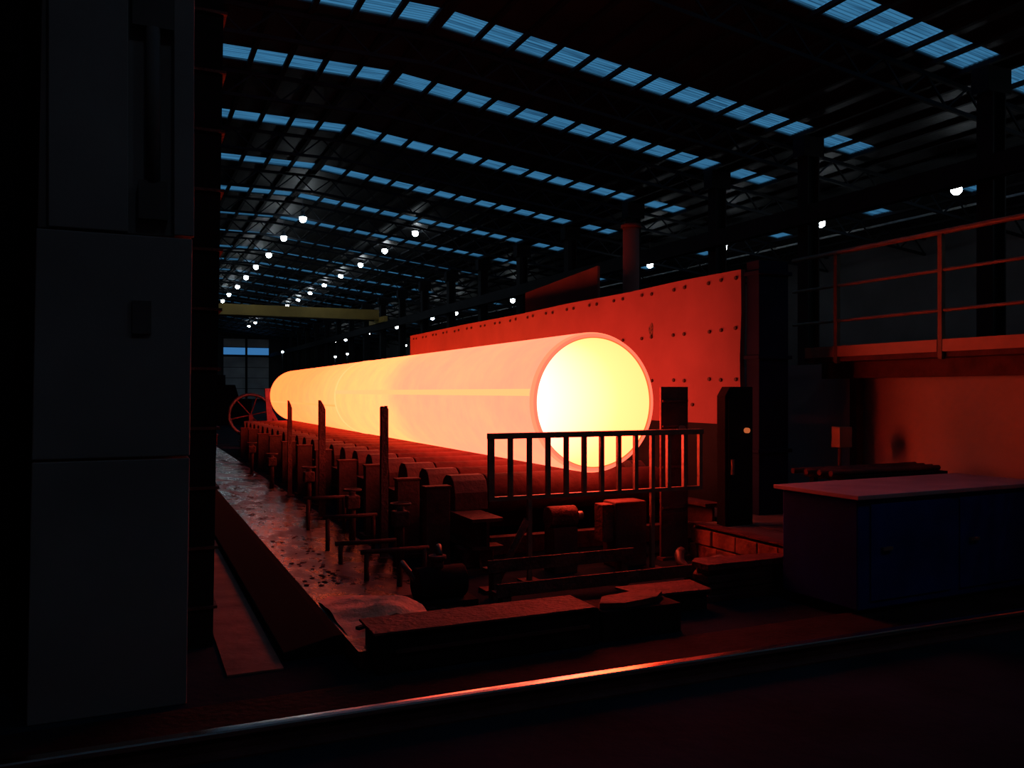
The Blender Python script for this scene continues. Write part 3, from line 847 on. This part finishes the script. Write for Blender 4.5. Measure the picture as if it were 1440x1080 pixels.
tag(obj('steel_rod', bm, 'worn', None, True), 'thin rod on the floor behind the box beam, nearer of two', 'rod', 'rods behind the box beam')
bm = B(); rod(bm, (2.75, 5.75, .05), (3.42, 5.42, .03), .018, 8)
tag(obj('steel_rod', bm, 'worn', None, True), 'thin rod on the floor behind the box beam, farther of two', 'rod', 'rods behind the box beam')

# pit machinery under the railing
t = thing('drive_motor', 'round reddish motor drum below the pipe mouth', 'motor', (3.62, 6.86, 0))
bm = B(); rod(bm, (-.16, 0, .5), (.12, 0, .5), .10, 24); obj('drum', bm, 'rust', t, True, .008)
bm = B(); rod(bm, (.12, 0, .5), (.2, 0, .5), .04, 16); obj('shaft', bm, 'worn', t, True)
bm = B(); box(bm, -.14, .1, -.1, .1, 0, .41); obj('stand', bm, 'dark', t)
t = thing('gear_case', 'dark gearbox with upright rusty cover beside the motor drum', 'gearbox', (4.1, 6.83, 0))
bm = B(); box(bm, 0, .35, -.11, .13, 0, .62); obj('case', bm, 'dark', t, False, .02)
bm = B(); box(bm, -.12, -.0, -.08, .08, .25, .6); obj('cover', bm, 'rust', t, False, .01)
t = thing('diagonal_strut', 'slanting red-lit steel strut under the left end of the railing', 'strut', (0, 0, 0))
bm = B(); rod(bm, (2.72, 6.38, .02), (3.02, 6.36, .58), .03, 12); obj('tube', bm, 'rust', t, True)
bm = B(); box(bm, 2.62, 2.82, 6.30, 6.46, 0, .03); obj('foot_plate', bm, 'dark', t)
for i, (x0, x1, y, z, lab) in enumerate([
        (2.55, 3.9, 6.15, .22, 'upper steel channel lying across the pit before the railing'),
        (2.5, 4.4, 5.85, .10, 'lower steel channel lying across the pit before the railing')]):
    bm = B(); prism(bm, [(y - .06, z), (y + .06, z), (y + .06, z + .03), (y - .045, z + .03), (y - .045, z + .1), (y - .06, z + .1)], 'x', x0, x1)
    for xx in (x0 + .05, x1 - .12): box(bm, xx, xx + .07, y - .05, y + .05, 0, z)
    tag(obj('steel_channel', bm, 'rust'), lab, 'channel', 'channels in the pit')
for i, (x0, y0, x1, y1, z) in enumerate([(1.75, 6.95, 2.34, 6.92, .30), (1.75, 8.5, 2.3, 8.46, .38), (1.7, 7.7, 2.3, 7.66, .25), (1.8, 9.8, 2.3, 9.76, .42)]):
    bm = B(); rod(bm, (x0, y0, z), (x1, y1, z), .022, 10); rod(bm, (x0 + .05, y0, 0), (x0 + .05, y0, z), .022, 10); rod(bm, (x1 - .04, y1, 0), (x1 - .04, y1, z), .022, 10)
    tag(obj('pipe_bracket', bm, 'dark', None, True), 'low bent tube bracket left of the guide blocks, %s from the box beam' % ORD[[0, 2, 1, 3][i]], 'bracket', 'tube brackets by the channel')
t = thing('pump_unit', 'black pump with hoses crouching between channel and box beam', 'pump', (2.16, 6.18, 0))
bm = B(); rod(bm, (-.18, 0, .17), (.22, .02, .17), .125, 20); obj('body', bm, 'oily', t, True, .01)
bm = B(); box(bm, -.24, .28, -.16, .18, 0, .05); obj('base_plate', bm, 'oily', t)
bm = B(); rod(bm, (0, 0, .26), (0, 0, .36), .05, 14); rod(bm, (0, 0, .35), (0, 0, .38), .07, 14); obj('flange', bm, 'dark', t, True)
bm = B(); tube(bm, [(.02, 0, .37), (.03, .06, .42), (.06, .14, .42), (.08, .24, .34), (.08, .34, .2), (.08, .4, .03)], .026); obj('hose', bm, 'hose', t, True)
bm = B(); tube(bm, [(-.17, 0, .2), (-.2, .15, .26), (-.19, .3, .28), (-.16, .45, .2), (-.14, .55, .03)], .024); obj('hose', bm, 'hose', t, True)
# valve stands between guide blocks
for i, (x, y, h) in enumerate([(2.2, 7.3, .62), (2.15, 8.9, .58), (2.2, 11.6, .6), (2.15, 14.6, .58), (2.2, 17.6, .6)]):
    t = thing('valve_stand', 'small dark valve stand beside the guide blocks, %s from the near end' % ORD[i], 'valve', (x, y, 0), 'valve stands along the channel')
    bm = B(); rod(bm, (0, 0, 0), (0, 0, h), .035, 10); rod(bm, (0, 0, 0), (0, 0, .02), .1, 12); obj('stem', bm, 'dark', t, True)
    bm = B(); box(bm, -.07, .07, -.07, .07, h - .18, h - .04); obj('valve_body', bm, 'rust', t, False, .015)
    bm = B(); bmesh.ops.create_circle(bm, radius=.09, segments=16)
    bm.free(); bm = B(); tube(bm, [(math.cos(a) * .09, math.sin(a) * .09, h + .02) for a in [2 * PI * k / 16 for k in range(17)]], .011, 6); bar(bm, (-.09, 0, h + .02), (.09, 0, h + .02), .015, .01); obj('hand_wheel', bm, 'dark', t, True)

# far end of the roller bed: reel ring and uprights
t = thing('cable_reel', 'big dark reel ring standing beyond the far end of the pipe', 'reel', (3.25, 26.3, 0))
bm = B(); tube(bm, [(math.cos(a) * .62, 0, .95 + math.sin(a) * .62) for a in [2 * PI * k / 32 for k in range(33)]], .05, 8); obj('ring', bm, 'hose', t, True)
for a in range(6):
    th = a * PI / 3 + .2
    bm = B(); rod(bm, (0, 0, .95), (math.cos(th) * .6, 0, .95 + math.sin(th) * .6), .02, 6); obj('spoke', bm, 'dark', t)
bm = B(); box(bm, -.3, .3, -.15, .15, 0, .28); box(bm, -.06, .06, -.1, .1, .28, .95); obj('stand', bm, 'dark', t)
t = thing('end_stop', 'red-lit slanting end stop behind the far end of the pipe', 'stop', (3.75, 25.5, 0))
bm = B(); bar(bm, (0, 0, 0), (-.12, 0, 1.75), .16, .12); obj('upright', bm, 'dark', t)
bm = B(); bar(bm, (.5, 0, 0.1), (-.06, 0, 1.15), .1, .1); obj('brace', bm, 'rust', t)
bm = B(); box(bm, -.2, .7, -.15, .15, 0, .06); obj('base', bm, 'dark', t)
t = thing('far_machine', 'black machine hulk on the floor by the far gate', 'machine', (3.9, 44, 0))
bm = B(); prism(bm, [(-1.3, 0), (1.6, 0), (1.6, 1.3), (1.0, 1.3), (.8, 2.0), (-.4, 2.0), (-.6, 1.5), (-1.3, 1.4)], 'y', 0, 1.5); obj('body', bm, 'oily', t, False, .03)
bm = B(); rod(bm, (.2, .7, 2.0), (.2, .7, 2.5), .2, 16); obj('hood', bm, 'oily', t, True)
print('objects', len(bpy.data.objects))
